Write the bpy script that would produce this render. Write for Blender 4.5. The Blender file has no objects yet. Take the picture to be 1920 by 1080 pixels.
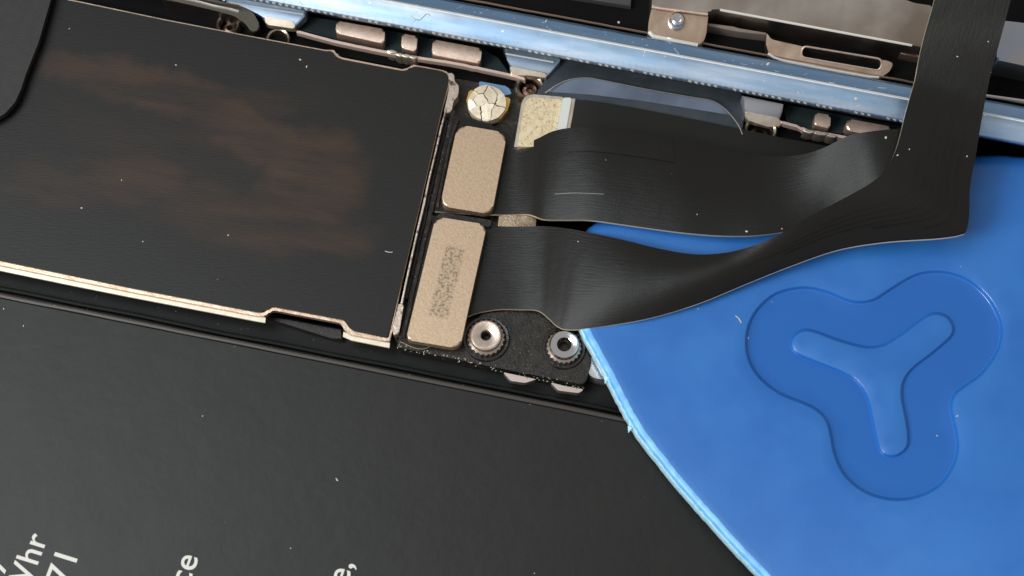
import bpy, bmesh, math, random
from mathutils import Vector, Matrix, noise
from mathutils.geometry import delaunay_2d_cdt
random.seed(7)
S = bpy.context.scene
COL = S.collection

# ------------------------------------------------------------------ camera (1 unit = 1 cm)
S.unit_settings.scale_length = 0.01
TILT, HFOV, WID = math.radians(17), math.radians(34), 3.84
DIST = WID / 2 / math.tan(HFOV / 2)
cd = bpy.data.cameras.new('camera'); cam = bpy.data.objects.new('camera', cd); COL.objects.link(cam)
CAM = Vector((0, -DIST * math.sin(TILT), DIST * math.cos(TILT)))
cam.location = CAM; cam.rotation_euler = (TILT, 0, 0)
cd.sensor_width = 36; cd.lens = 18 / math.tan(HFOV / 2); cd.clip_start = 0.05; cd.clip_end = 500
cd.dof.use_dof = True; cd.dof.focus_distance = DIST + .05; cd.dof.aperture_fstop = 1.1
S.camera = cam

# ------------------------------------------------------------------ world, lamps, exposure
w = bpy.data.worlds.new('World'); S.world = w; w.use_nodes = True
w.node_tree.nodes['Background'].inputs[0].default_value = (1.0, 0.97, 0.92, 1)
w.node_tree.nodes['Background'].inputs[1].default_value = 0.38
def lamp(name, loc, target, size, power, color, sy=None):
    l = bpy.data.lights.new(name, 'AREA'); l.shape = 'RECTANGLE'; l.size = size; l.size_y = sy or size
    l.energy = power; l.color = color
    o = bpy.data.objects.new(name, l); COL.objects.link(o); o.location = loc
    o.rotation_euler = (Vector(target) - Vector(loc)).to_track_quat('-Z', 'Y').to_euler()
    return o
lamp('window_light', (-15.5, -7, 16), (0, 0, 0), 8, 3700, (1.0, 0.97, 0.92), 8)
lamp('overhead_fill_light', (-11, 2, 25), (0, 0, 0), 10, 2300, (0.88, 0.96, 1.0), 13)  # added overhead lamp, placed for the sheen on battery, film and ribbons
S.view_settings.view_transform = 'Standard'; S.view_settings.look = 'None'
S.view_settings.exposure = 0.0; S.view_settings.gamma = 1.0; S.view_settings.use_curve_mapping = False

# ------------------------------------------------------------------ helpers
RX = Matrix.Rotation(TILT, 3, 'X'); TH = math.tan(HFOV / 2)
def P(u, v, z):
    """the point at height z that the photograph shows at pixel (u, v)"""
    d = RX @ Vector(((u - 960) / 960 * TH, -(v - 540) / 960 * TH, -1))
    return CAM + d * ((z - CAM.z) / d.z)
def rnd(a, b): return a + (b - a) * random.random()

def nodes_of(m): return m.node_tree.nodes, m.node_tree.links
MATS = {}
def mat(name, col, rough=0.5, metal=0.0, spec=0.5, col2=None, nscale=20, nlo=0.4, nhi=0.65, bump=0.0, bscale=200,
        rvar=0.0, stretch=None, speck=None, speck_scale=300, speck_at=0.7, coat=0.0, detail=4):
    if name in MATS: return MATS[name]
    m = bpy.data.materials.new(name); m.use_nodes = True; MATS[name] = m
    N, L = nodes_of(m); b = N['Principled BSDF']
    b.inputs['Base Color'].default_value = (*col, 1); b.inputs['Roughness'].default_value = rough
    b.inputs['Metallic'].default_value = metal; b.inputs['Specular IOR Level'].default_value = spec
    b.inputs['Coat Weight'].default_value = coat
    tc = N.new('ShaderNodeTexCoord'); src = tc.outputs['Object']
    if stretch:
        mp = N.new('ShaderNodeMapping'); mp.vector_type = 'TEXTURE'; L.new(src, mp.inputs[0]); mp.inputs['Rotation'].default_value = (0, 0, stretch[0])
        mp.inputs['Scale'].default_value = stretch[1]; src2 = mp.outputs[0]
    else: src2 = src
    def ntex(sc, s, dt=detail):
        n = N.new('ShaderNodeTexNoise'); n.inputs['Scale'].default_value = sc; n.inputs['Detail'].default_value = dt
        L.new(s, n.inputs['Vector']); return n.outputs['Fac']
    def rng(x, a, bb, c, d):
        r = N.new('ShaderNodeMapRange'); r.inputs[1].default_value = a; r.inputs[2].default_value = bb
        r.inputs[3].default_value = c; r.inputs[4].default_value = d; L.new(x, r.inputs[0]); return r.outputs[0]
    out = None
    if col2:
        f = rng(ntex(nscale, src2), nlo, nhi, 0, 1)
        mx = N.new('ShaderNodeMix'); mx.data_type = 'RGBA'; L.new(f, mx.inputs[0])
        mx.inputs[6].default_value = (*col, 1); mx.inputs[7].default_value = (*col2, 1); out = mx.outputs[2]
    if speck:
        f = rng(ntex(speck_scale, src, 1), speck_at, speck_at + 0.05, 0, 1)
        mx = N.new('ShaderNodeMix'); mx.data_type = 'RGBA'; L.new(f, mx.inputs[0])
        if out: L.new(out, mx.inputs[6])
        else: mx.inputs[6].default_value = (*col, 1)
        mx.inputs[7].default_value = (*speck, 1); out = mx.outputs[2]
    if out: L.new(out, b.inputs['Base Color'])
    if rvar: L.new(rng(ntex(nscale * 1.7, src2), 0.3, 0.7, rough - rvar, rough + rvar), b.inputs['Roughness'])
    if bump:
        bn = N.new('ShaderNodeBump'); bn.inputs['Strength'].default_value = bump; bn.inputs['Distance'].default_value = 0.004
        L.new(ntex(bscale, src2), bn.inputs['Height']); L.new(bn.outputs[0], b.inputs['Normal'])
    return m

def link(name, me, mats, parent=None, smooth=True, angle=35, caps=True):
    me.validate()
    c = sum((v.co for v in me.vertices), Vector()) / max(1, len(me.vertices))
    for v in me.vertices: v.co -= c
    o = bpy.data.objects.new(name, me); COL.objects.link(o)
    for m in (mats if isinstance(mats, (list, tuple)) else [mats]): me.materials.append(m)
    if parent is not None:
        p0 = Vector(); q = parent
        while q is not None: p0 += q.location; q = q.parent
        o.parent = parent; o.location = c - p0
    else: o.location = c
    if smooth:
        me.polygons.foreach_set('use_smooth', [True] * len(me.polygons))
        me.set_sharp_from_angle(angle=math.radians(angle))
        for p in me.polygons if caps else ():
            if len(p.vertices) > 6 or p.normal.z > .9999: p.use_smooth = False
    return o
def thing(name, label, cat, loc=(0, 0, 0), group=None, kind=None):
    o = bpy.data.objects.new(name, None); COL.objects.link(o); o.location = loc; o.empty_display_size = 0.1
    return tag(o, label, cat, group, kind)
def tag(o, label, cat, group=None, kind=None):
    o['label'] = label; o['category'] = cat
    if group: o['group'] = group
    if kind: o['kind'] = kind
    return o
def bm_link(name, bm, mats, parent=None, **k):
    bmesh.ops.recalc_face_normals(bm, faces=bm.faces)
    me = bpy.data.meshes.new(name); bm.to_mesh(me); bm.free(); return link(name, me, mats, parent, **k)

def rounded(pts, r, n=5):
    """round the corners of a pixel polygon; r is one radius or one per corner"""
    out = []; k = len(pts)
    for i, p in enumerate(pts):
        ri = r[i] if isinstance(r, (list, tuple)) else r
        p = Vector(p[:2]); a = Vector(pts[i - 1][:2]) - p; b = Vector(pts[(i + 1) % k][:2]) - p
        if ri <= 0 or a.length == 0 or b.length == 0: out.append((p.x, p.y)); continue
        d = min(ri, a.length * .48, b.length * .48); p1 = p + a.normalized() * d; p2 = p + b.normalized() * d
        for j in range(n + 1):
            t = j / n; q = p1 * (1 - t) ** 2 + p * 2 * t * (1 - t) + p2 * t * t; out.append((q.x, q.y))
    return out
def crom(pts, n):
    """Catmull-Rom through tuples, n samples for each span"""
    V = [Vector(p) for p in pts]; out = []
    for i in range(len(V) - 1):
        a, b, c, d = V[max(i - 1, 0)], V[i], V[i + 1], V[min(i + 2, len(V) - 1)]
        for j in range(n):
            t = j / n
            out.append(.5 * (2 * b + (c - a) * t + (2 * a - 5 * b + 4 * c - d) * t * t + (3 * b - a - 3 * c + d) * t ** 3))
    return out + [V[-1]]
def closed(pts, n):
    k = len(pts); V = [Vector(p) for p in pts]; out = []
    for i in range(k):
        a, b, c, d = V[i - 1], V[i], V[(i + 1) % k], V[(i + 2) % k]
        for j in range(n):
            t = j / n
            q = .5 * (2 * b + (c - a) * t + (2 * a - 5 * b + 4 * c - d) * t * t + (3 * b - a - 3 * c + d) * t ** 3)
            out.append((q.x, q.y))
    return out

def prism_bm(bm, px, zt, zb, bevel=0.006, seg=2):
    zf = zt if callable(zt) else (lambda u, v: zt)
    top = [bm.verts.new(P(u, v, zf(u, v))) for u, v in px]
    bot = [bm.verts.new((t.co.x, t.co.y, zb)) for t in top]
    n = len(px); f = bm.faces.new(top); bm.faces.new(bot[::-1])
    for i in range(n): bm.faces.new((top[i], bot[i], bot[(i + 1) % n], top[(i + 1) % n]))
    if bevel: bmesh.ops.bevel(bm, geom=list(f.edges), offset=bevel, segments=seg, profile=.5, affect='EDGES', clamp_overlap=True)
def prism(name, px, zt, zb, m, parent=None, bevel=0.006, seg=2, r=0, **k):
    if r: px = rounded(px, r)
    bm = bmesh.new(); prism_bm(bm, px, zt, zb, bevel, seg)
    return bm_link(name, bm, m, parent, **k)
def lathe_bm(bm, c, prof, n=40, wob=None, cap=True):
    rings = []
    for i, (r, z) in enumerate(prof):
        rings.append([bm.verts.new((c.x + (r + (wob(i, j) if wob else 0)) * math.cos(2 * math.pi * j / n),
                                    c.y + (r + (wob(i, j) if wob else 0)) * math.sin(2 * math.pi * j / n), z)) for j in range(n)])
    for a, b in zip(rings, rings[1:]):
        for j in range(n): bm.faces.new((a[j], a[(j + 1) % n], b[(j + 1) % n], b[j]))
    if cap: bm.faces.new(rings[0][::-1]); bm.faces.new(rings[-1])
def lathe(name, c, prof, m, parent=None, **k):
    bm = bmesh.new(); lathe_bm(bm, c, prof, **k); return bm_link(name, bm, m, parent, angle=40)
def tube(name, pts, r, m, parent=None, n=8, flat=1.0):
    bm = bmesh.new(); rings = []
    for i, p in enumerate(pts):
        t = (pts[min(i + 1, len(pts) - 1)] - pts[max(i - 1, 0)]).normalized()
        s = t.cross(Vector((0, 0, 1))).normalized(); q = s.cross(t)
        rings.append([bm.verts.new(p + s * r * math.cos(2 * math.pi * j / n) + q * r * flat * math.sin(2 * math.pi * j / n)) for j in range(n)])
    for a, b in zip(rings, rings[1:]):
        for j in range(n): bm.faces.new((a[j], a[(j + 1) % n], b[(j + 1) % n], b[j]))
    bm.faces.new(rings[0][::-1]); bm.faces.new(rings[-1])
    return bm_link(name, bm, m, parent)
def pxr(px): return px * WID / 1920
PX = WID / 1920

# ------------------------------------------------------------------ materials
def flex_material():
    """black flex film with fine raised traces that run along the cable (UV v is across it)"""
    m = bpy.data.materials.new('black_flex'); m.use_nodes = True; N, L = nodes_of(m); b = N['Principled BSDF']
    b.inputs['Base Color'].default_value = (.0062, .0058, .0052, 1); b.inputs['Roughness'].default_value = .35; b.inputs['Specular IOR Level'].default_value = .34
    tc = N.new('ShaderNodeTexCoord')
    def nz(src, scale, vec):
        mp = N.new('ShaderNodeMapping'); L.new(tc.outputs[src], mp.inputs[0]); mp.inputs['Scale'].default_value = vec
        n = N.new('ShaderNodeTexNoise'); n.inputs['Scale'].default_value = scale; n.inputs['Detail'].default_value = 4; L.new(mp.outputs[0], n.inputs['Vector']); return n.outputs['Fac']
    tr = nz('UV', 1, (5, 55, 1)); gr = nz('Object', 230, (1, 1, 1)); wv = nz('Object', 9, (1, 1, 1))
    def bump(h, st, dist, prev=None):
        bn = N.new('ShaderNodeBump'); bn.inputs['Strength'].default_value = st; bn.inputs['Distance'].default_value = dist; L.new(h, bn.inputs['Height'])
        if prev: L.new(prev, bn.inputs['Normal'])
        return bn.outputs[0]
    n = bump(tr, .14, .004); n = bump(gr, .09, .003, n); n = bump(wv, .25, .006, n); L.new(n, b.inputs['Normal'])
    return m
FLEX = flex_material()
FLEX_EDGE = mat('flex_edge', (0.72, 0.62, 0.44), 0.35, 0.2)
FLEX_BACK = mat('black_flex_back', (0.007, 0.0066, 0.006), 0.45, spec=0.32, bump=0.08, bscale=260)
BLACK = mat('black_void', (0.004, 0.004, 0.0045), 0.6, spec=0.08)
BLACKP = mat('black_plastic', (0.012, 0.012, 0.013), 0.42, spec=0.5, col2=(0.022, 0.02, 0.018), nscale=40, bump=0.25, bscale=120)
SOCK = mat('black_board_coat', (0.010, 0.009, 0.008), 0.36, spec=0.45, col2=(0.026, 0.021, 0.016), nscale=45, bump=0.3, bscale=110,
           speck=(0.12, 0.10, 0.07), speck_scale=130, speck_at=0.68)
SLATE = mat('dark_slate_alu', (0.040, 0.052, 0.064), 0.38, 0.25, col2=(0.055, 0.068, 0.082), nscale=12, bump=0.06)
SLATE2 = mat('pale_slate_alu', (0.11, 0.14, 0.20), 0.36, 0.7, col2=(0.17, 0.21, 0.29), nscale=6, bump=0.05)
TEAL = mat('teal_pocket', (0.012, 0.024, 0.028), 0.5, 0.2)
BLUEALU = mat('blue_alu', (0.34, 0.50, 0.71), 0.38, 0.85, col2=(0.58, 0.68, 0.82), nscale=16, nlo=.42, nhi=.7, bump=0.14, bscale=60, rvar=0.08, stretch=(math.radians(-10.6), (7, 1, 1)), detail=8,
              speck=(0.85, 0.93, 1.0), speck_scale=45, speck_at=0.735)
BLUEALU_D = mat('blue_alu_deep', (0.22, 0.38, 0.62), 0.36, 0.9, col2=(0.30, 0.46, 0.68), nscale=18, bump=0.14, bscale=60, rvar=0.08, stretch=(math.radians(-10.6), (7, 1, 1)), detail=8,
                speck=(0.75, 0.88, 1.0), speck_scale=80, speck_at=0.72)  # deeper copy of the rail blue, shade of its outer slope put in
RIDGE = mat('glint_alu_edge', (0.93, 0.95, 0.97), 0.35, 0.35)  # near-white: glints of ridge lines and scallops put into the colour
STEEL = mat('brushed_steel', (0.64, 0.60, 0.56), 0.32, 1.0, col2=(0.36, 0.29, 0.24), nscale=3.5, nlo=.36, nhi=.66, bump=0.05, bscale=60, rvar=0.10, detail=8)
STEEL_W = mat('warm_steel', (0.70, 0.55, 0.43), 0.30, 1.0, col2=(0.50, 0.36, 0.26), nscale=10, bump=0.05, bscale=120, rvar=0.06)
STEEL_L = mat('pale_steel', (0.84, 0.78, 0.68), 0.32, 0.9, col2=(0.72, 0.62, 0.50), nscale=25, bump=0.08, bscale=140)
COPPER = mat('copper_nickel', (0.80, 0.62, 0.52), 0.38, 0.85, col2=(0.70, 0.52, 0.42), nscale=40, bump=0.12, bscale=160)
CHROME = mat('chromed_steel', (0.74, 0.74, 0.76), 0.16, 1.0)
SCREWG = mat('screw_gold', (0.86, 0.72, 0.50), 0.30, 0.9, col2=(0.72, 0.56, 0.36), nscale=60, bump=0.1)
GOLDT = mat('gold_stiffener', (0.50, 0.40, 0.28), 0.35, 0.8, col2=(0.24, 0.18, 0.13), nscale=25, bump=0.35, bscale=150,
            speck=(0.30, 0.22, 0.11), speck_scale=110, speck_at=0.66)
TABG = mat('speckled_tab', (0.82, 0.70, 0.48), 0.45, 0.45, col2=(0.68, 0.55, 0.34), nscale=70, bump=0.25, bscale=110, speck=(0.42, 0.33, 0.19), speck_scale=100, speck_at=0.63)
PLATE = mat('champagne_plate', (0.63, 0.47, 0.33), 0.42, 0.8, col2=(0.54, 0.395, 0.27), nscale=110, bump=0.11, bscale=150)
DUST = mat('pale_dust', (0.58, 0.56, 0.52), 0.8)
INK = mat('white_ink', (0.68, 0.68, 0.65), 0.6)
BATT = mat('battery_wrap', (0.0098, 0.0100, 0.0095), 0.41, spec=0.36, col2=(0.0112, 0.0113, 0.0106), nscale=4, bump=0.30, bscale=14, rvar=0.012, detail=11)
GASK = mat('gasket_black', (0.005, 0.006, 0.006), 0.5, spec=0.22, col2=(0.009, 0.009, 0.009), nscale=10)
PICK = mat('blue_pick', (0.019, 0.142, 0.485), 0.40, spec=0.55, col2=(0.027, 0.168, 0.53), nscale=4, bump=0.08, bscale=110, rvar=0.05, detail=7)
PICKR = mat('blue_pick_recess', (0.0155, 0.124, 0.455), 0.30, spec=0.5)  # darker copy of the pick blue, dimmer sheen of the recess floor put in
PICKL = mat('blue_pick_polished', (0.020, 0.150, 0.52), 0.17, spec=0.8)
PICKE = mat('blue_pick_worn_lit_edge', (0.075, 0.36, 0.80), 0.35, col2=(0.15, 0.50, 0.87), nscale=25)  # scuffed rim, with the cyan glow of the lit bevel put into its colour
PICKW = mat('blue_pick_white_edge', (0.55, 0.80, 0.92), 0.45, col2=(0.30, 0.65, 0.90), nscale=60)  # plastic whitening plus the rim highlight, both put into the colour

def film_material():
    """black film with reddish brown mixed into its base colour in a few wide patches"""
    m = bpy.data.materials.new('patchy_black_film'); m.use_nodes = True; N, L = nodes_of(m); b = N['Principled BSDF']
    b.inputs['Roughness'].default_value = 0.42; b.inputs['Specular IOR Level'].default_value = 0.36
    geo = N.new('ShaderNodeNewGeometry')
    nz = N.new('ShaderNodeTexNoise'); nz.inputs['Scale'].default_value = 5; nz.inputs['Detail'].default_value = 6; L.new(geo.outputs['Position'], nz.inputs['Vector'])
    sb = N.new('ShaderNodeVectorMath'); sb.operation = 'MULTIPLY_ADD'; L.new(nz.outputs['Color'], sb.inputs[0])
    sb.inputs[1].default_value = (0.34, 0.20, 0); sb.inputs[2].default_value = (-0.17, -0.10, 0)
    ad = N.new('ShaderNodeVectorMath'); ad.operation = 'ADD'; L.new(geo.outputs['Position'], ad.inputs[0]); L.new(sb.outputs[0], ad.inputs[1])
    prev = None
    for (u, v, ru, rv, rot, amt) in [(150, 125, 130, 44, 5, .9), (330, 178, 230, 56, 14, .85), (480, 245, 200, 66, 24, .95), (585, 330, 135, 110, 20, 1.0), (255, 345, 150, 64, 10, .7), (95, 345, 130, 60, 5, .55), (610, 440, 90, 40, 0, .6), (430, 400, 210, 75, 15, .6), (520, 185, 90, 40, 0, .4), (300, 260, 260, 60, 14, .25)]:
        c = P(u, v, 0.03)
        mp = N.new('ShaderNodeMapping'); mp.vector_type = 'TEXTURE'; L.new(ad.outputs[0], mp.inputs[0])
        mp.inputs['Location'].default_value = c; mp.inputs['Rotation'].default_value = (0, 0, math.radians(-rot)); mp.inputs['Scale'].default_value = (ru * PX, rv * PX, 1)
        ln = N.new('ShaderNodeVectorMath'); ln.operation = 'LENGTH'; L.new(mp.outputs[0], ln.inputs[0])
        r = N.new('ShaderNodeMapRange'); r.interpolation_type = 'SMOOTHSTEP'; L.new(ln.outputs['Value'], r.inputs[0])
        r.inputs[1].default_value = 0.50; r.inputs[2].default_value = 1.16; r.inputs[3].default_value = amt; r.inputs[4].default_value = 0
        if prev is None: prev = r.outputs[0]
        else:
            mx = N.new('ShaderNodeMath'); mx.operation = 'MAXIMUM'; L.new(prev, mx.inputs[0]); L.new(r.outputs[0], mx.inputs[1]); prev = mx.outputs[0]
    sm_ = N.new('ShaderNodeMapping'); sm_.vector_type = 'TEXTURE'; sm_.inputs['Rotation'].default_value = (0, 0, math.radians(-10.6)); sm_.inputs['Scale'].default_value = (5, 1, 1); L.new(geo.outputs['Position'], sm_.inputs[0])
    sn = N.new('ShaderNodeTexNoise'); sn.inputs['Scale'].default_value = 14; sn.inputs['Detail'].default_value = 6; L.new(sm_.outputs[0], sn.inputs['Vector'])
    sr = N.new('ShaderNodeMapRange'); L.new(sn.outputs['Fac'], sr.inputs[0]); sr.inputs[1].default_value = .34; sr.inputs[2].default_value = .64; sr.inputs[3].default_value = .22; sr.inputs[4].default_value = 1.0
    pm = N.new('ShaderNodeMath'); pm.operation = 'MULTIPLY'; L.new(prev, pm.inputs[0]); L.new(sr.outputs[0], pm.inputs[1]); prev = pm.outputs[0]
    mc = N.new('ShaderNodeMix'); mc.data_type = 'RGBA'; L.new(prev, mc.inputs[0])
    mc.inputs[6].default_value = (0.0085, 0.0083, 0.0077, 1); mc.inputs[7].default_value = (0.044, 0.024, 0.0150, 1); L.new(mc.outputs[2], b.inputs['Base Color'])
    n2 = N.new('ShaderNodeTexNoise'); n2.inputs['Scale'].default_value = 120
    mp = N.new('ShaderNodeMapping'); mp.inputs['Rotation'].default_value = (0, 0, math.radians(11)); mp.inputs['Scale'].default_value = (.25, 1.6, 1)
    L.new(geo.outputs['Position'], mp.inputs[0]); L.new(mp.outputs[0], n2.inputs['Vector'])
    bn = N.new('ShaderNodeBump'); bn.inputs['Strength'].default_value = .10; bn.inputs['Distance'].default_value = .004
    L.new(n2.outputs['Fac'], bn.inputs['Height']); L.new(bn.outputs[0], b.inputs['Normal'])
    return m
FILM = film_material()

# ================================================================== the phone frame
TL = lambda u: (u - 825) * .186            # outer edge of the rail
WL = lambda u: 15 + (u - 800) * .189       # ridge line
SL = lambda u: (u - 480) * .188            # scalloped inner edge
frame = thing('phone_frame', 'open phone frame with scuffed blue metal rail running across the top', 'phone frame', P(960, 300, -0.3))
prism('tray_floor', [(-250, -350), (2200, -350), (2200, 1400), (-250, 1400)], -0.28, -0.40, BLACK, frame, bevel=0)

def rail():
    dots = {}; bm = bmesh.new(); rows = []; us = [-150 + 6 * i for i in range(384)]
    for i, u in enumerate(us):
        n1 = noise.noise(Vector((u * .03, 1, 0))) ; n2 = noise.noise(Vector((u * .11, 5, 0)))
        t, wv, s = TL(u), WL(u), SL(u)
        tooth = (1 if i % 2 else -1) * (0.5 + 0.6 * abs(noise.noise(Vector((u * .02, 9, 0)))))
        if u < 470 or u > 1790: tooth *= .3
        rows.append([bm.verts.new(p) for p in (
            P(u, t - 6, -0.2), P(u, t - 2 + n1, 0.165), P(u, t + n1, 0.178), P(u, t + 3 + n1 * .5, 0.182),
            P(u, wv - 2.0, 0.196), P(u, wv + .2 + n2 * .6, 0.206), P(u, wv + 2.4, 0.202),
            P(u, s - 20, 0.192), P(u, s - 5, 0.184), P(u, s - 2 + tooth * .8, 0.180 + tooth * .002), P(u, s + 1.5 + tooth, 0.165 + tooth * .003),
            P(u, s + 3, 0.13), P(u, s + 6, -0.2))])
        dots[rows[-1][0]] = i % 2 == 0 and 470 < u < 1790 and random.random() < .72
    mi = [0, 4, 4, 1, 2, 2, 0, 0, 0, 3, 5, 5]
    for a, b in zip(rows, rows[1:]):
        for j in range(12):
            f = bm.faces.new((a[j], b[j], b[j + 1], a[j + 1])); f.material_index = mi[j] if j not in (8, 9) else (3 if (j == 9) and dots[a[0]] else 0)
    return bm_link('rail', bm, [BLUEALU, BLUEALU_D, RIDGE, RIDGE, BLUEALU_D, SLATE], frame, angle=60)
rail()
# slate floor of the ledge between the rail and the parts inside
def band(u0, u1, lo, hi, step=40):
    us = [u0 + (u1 - u0) * i / max(1, int((u1 - u0) / step)) for i in range(int((u1 - u0) / step) + 1)]
    return [(u, SL(u) + lo) for u in us] + [(u, SL(u) + hi) for u in us[::-1]]
prism('inner_ledge', band(-150, 2100, -2, 75), -0.03, -0.25, BLACK, frame, bevel=.004)

# blue shoulder blocks beside the screw posts
b1 = prism('shoulder_block', [(380, -24), (478, -4), (575, 15), (573, 30), (554, 50), (497, 39), (488, 24), (466, 13), (420, 3)], lambda u, v: .060 + (30 - v) * .0006, .015, BLUEALU, frame, bevel=.008)
tube('ridge_line_glint', [P(u, 4 + (u - 425) * .157, .0815 - (4 + (u - 425) * .157) * .0006) for u in range(425, 571, 12)], .0035, RIDGE, b1, n=6)
prism('bright_chamfer', rounded([(495, 30), (552, 41), (553, 54), (499, 46)], 4), lambda u, v: .066 - max(0, v - 30 - (u - 495) * .19) * .0012, .02, STEEL_L, b1, bevel=.014, seg=3)
b2 = prism('shoulder_block', [(944, 82), (1052, 101), (1050, 116), (1028, 141), (956, 128), (955, 112)], lambda u, v: .060 + (125 - v) * .0006, .015, BLUEALU, frame, bevel=.008)
tube('ridge_line_glint', [P(u, 100 + (u - 946) * .178, .084 - (100 + (u - 946) * .178 - 86) * .0006) for u in range(948, 1048, 10)], .0035, RIDGE, b2, n=6)
prism('bright_chamfer', rounded([(956, 124), (1026, 138), (1025, 146), (958, 137)], 4), lambda u, v: .066 - max(0, v - 124 - (u - 956) * .2) * .0012, .02, STEEL_L, b2, bevel=.014, seg=3)
b3 = prism('shoulder_block', [(1392, 178), (1470, 194), (1468, 208), (1462, 224), (1397, 210), (1396, 200)], lambda u, v: .060 + (210 - v) * .0012, .015, mat('grey_alu', (.52, .55, .60), .36, .8, bump=.15), frame, bevel=.008)
prism('bright_chamfer', rounded([(1396, 208), (1462, 221), (1466, 236), (1440, 238), (1398, 224)], 5), lambda u, v: .062 - (v - 208) * .0012, .01, STEEL_L, b3, bevel=.012, seg=3)

# long pockets with copper contact blocks and the thin copper lip in front
prism('pocket', [(552, 52), (574, 29), (640, 41), (800, 71), (905, 90), (935, 108), (956, 137), (850, 118), (780, 106), (715, 94), (640, 76)], -.005, -.1, TEAL, frame, bevel=.004)
prism('pocket', [(1468, 206), (1480, 196), (1700, 238), (1690, 262), (1480, 240)], -.005, -.1, TEAL, frame, bevel=.004)
def block(pts, zt, r=6):
    v0 = min(b - (a - pts[0][0]) * .188 for a, b in pts); u0 = pts[0][0]
    return prism('contact_block', rounded(pts, r, 4), lambda u, v: zt - max(0, v - (u - u0) * .188 - v0) * .00028, -.02, COPPER, frame, bevel=.022, seg=4)
block([(631, 39), (722, 55), (720, 82), (629, 62)], .06)
block([(754, 63), (783, 68), (780, 97), (752, 90)], .055, 5)
block([(812, 74), (904, 91), (900, 119), (809, 102)], .06)
block([(1529, 211), (1558, 216), (1556, 241), (1526, 234)], .055, 5)
block([(1588, 222), (1674, 238), (1671, 254), (1630, 253), (1585, 244)], .05, 9)
def lip(pts, name='copper_lip', m=mat('pink_lip', (.85, .66, .58), .35, .6), h=.018, z=.02):
    q = crom([(a, b, 0) for a, b in pts], 5); up = [(p.x, p.y + noise.noise(Vector((p.x * .1, 0, 0))) * .8) for p in q]
    return prism(name, up + [(a, b + 5) for a, b in up[::-1]], z + h, z - .01, m, frame, bevel=.004)
lip([(556, 56), (600, 68), (640, 78), (712, 93), (780, 105), (850, 116), (905, 127), (960, 139), (985, 146)])
lip([(1464, 226), (1500, 236), (1512, 242), (1570, 252), (1600, 258)])
for (u, v, a, bb) in [(735, 96, 10, 4), (750, 102, 9, 4), (762, 104, 11, 4), (775, 107, 8, 3), (1518, 246, 12, 4), (1540, 250, 14, 4), (1560, 255, 10, 3)]:
    prism('solder_bead', closed([(u - a, v - 1), (u, v - bb), (u + a, v + 1), (u, v + bb)], 3), .047, -.02, STEEL_L, frame, bevel=.006)
# steel sleeves and screw posts with sunken screws
prism('steel_sleeve', rounded([(300, -45), (372, -8), (446, 10), (474, 22), (489, 50), (474, 64), (460, 44), (440, 30), (400, 19), (300, -4)], 8), lambda u, v: .07 + (20 - v) * .0012, -.1, mat('dark_steel', (.20, .19, .165), .25, .95, bump=.08), frame, bevel=.02, seg=4)
tube('bright_rim', [P(u, v, .108) for u, v in [(340, -4), (375, 4), (400, 11), (430, 17), (448, 22)]], .006, STEEL_L, frame, n=6)
def post(u, v, r, m, zt=.075):
    c = P(u, v, zt); R = pxr(r)
    p = lathe('screw_post', c, [(R * 1.12, -.15), (R * 1.12, zt - .03), (R, zt - .006), (R * .93, zt), (R * .80, zt - .004), (R * .72, zt - .02), (R * .70, zt - .07), (R * .2, zt - .072)], m, frame, cap=False)
    bm = bmesh.new(); lathe_bm(bm, c, [(R * .62, zt - .085), (R * .60, zt - .05), (R * .5, zt - .042), (R * .26, zt - .040), (R * .18, zt - .055), (R * .02, zt - .056)], 24)
    bm_link('sunken_screw', bm, mat('sunken_steel', (.20, .13, .10), .25, .95), p)
POSTM = mat('post_steel', (.50, .42, .34), .26, .95, col2=(.34, .28, .22), nscale=18)
post(427, 44, 23, POSTM, .012); post(521, 73, 24, POSTM, .0); post(993, 161, 27, POSTM, .035); post(1426, 243, 32, POSTM, .02)
# wide slate recess with a pale rounded dish in it
prism('recess_plate', [(1048, 108), (1140, 124), (1300, 154), (1390, 172), (1397, 205), (1392, 250), (1000, 190), (1008, 168), (1028, 141)], .035, -.1, SLATE, frame, bevel=.006)
dish = [(1022, 174), (1043, 160), (1066, 150), (1099, 146), (1127, 150), (1210, 167), (1290, 181), (1332, 188), (1354, 200), (1372, 218), (1385, 236), (1392, 252), (1200, 230), (1040, 200)]
d = prism('pale_dish', rounded(dish, 6, 3), lambda u, v: .052 - max(0, v - (148 + max(0, u - 1100) * .16)) * .0007, -.05, SLATE2, frame, bevel=.006)
tube('dish_rim', [P(p.x, p.y, .053) for p in crom([(a, b, 0) for a, b in dish[:12]], 4)], .0022, mat('pale_rim', (.62, .56, .52), .35, .8), d, n=6)

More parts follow.
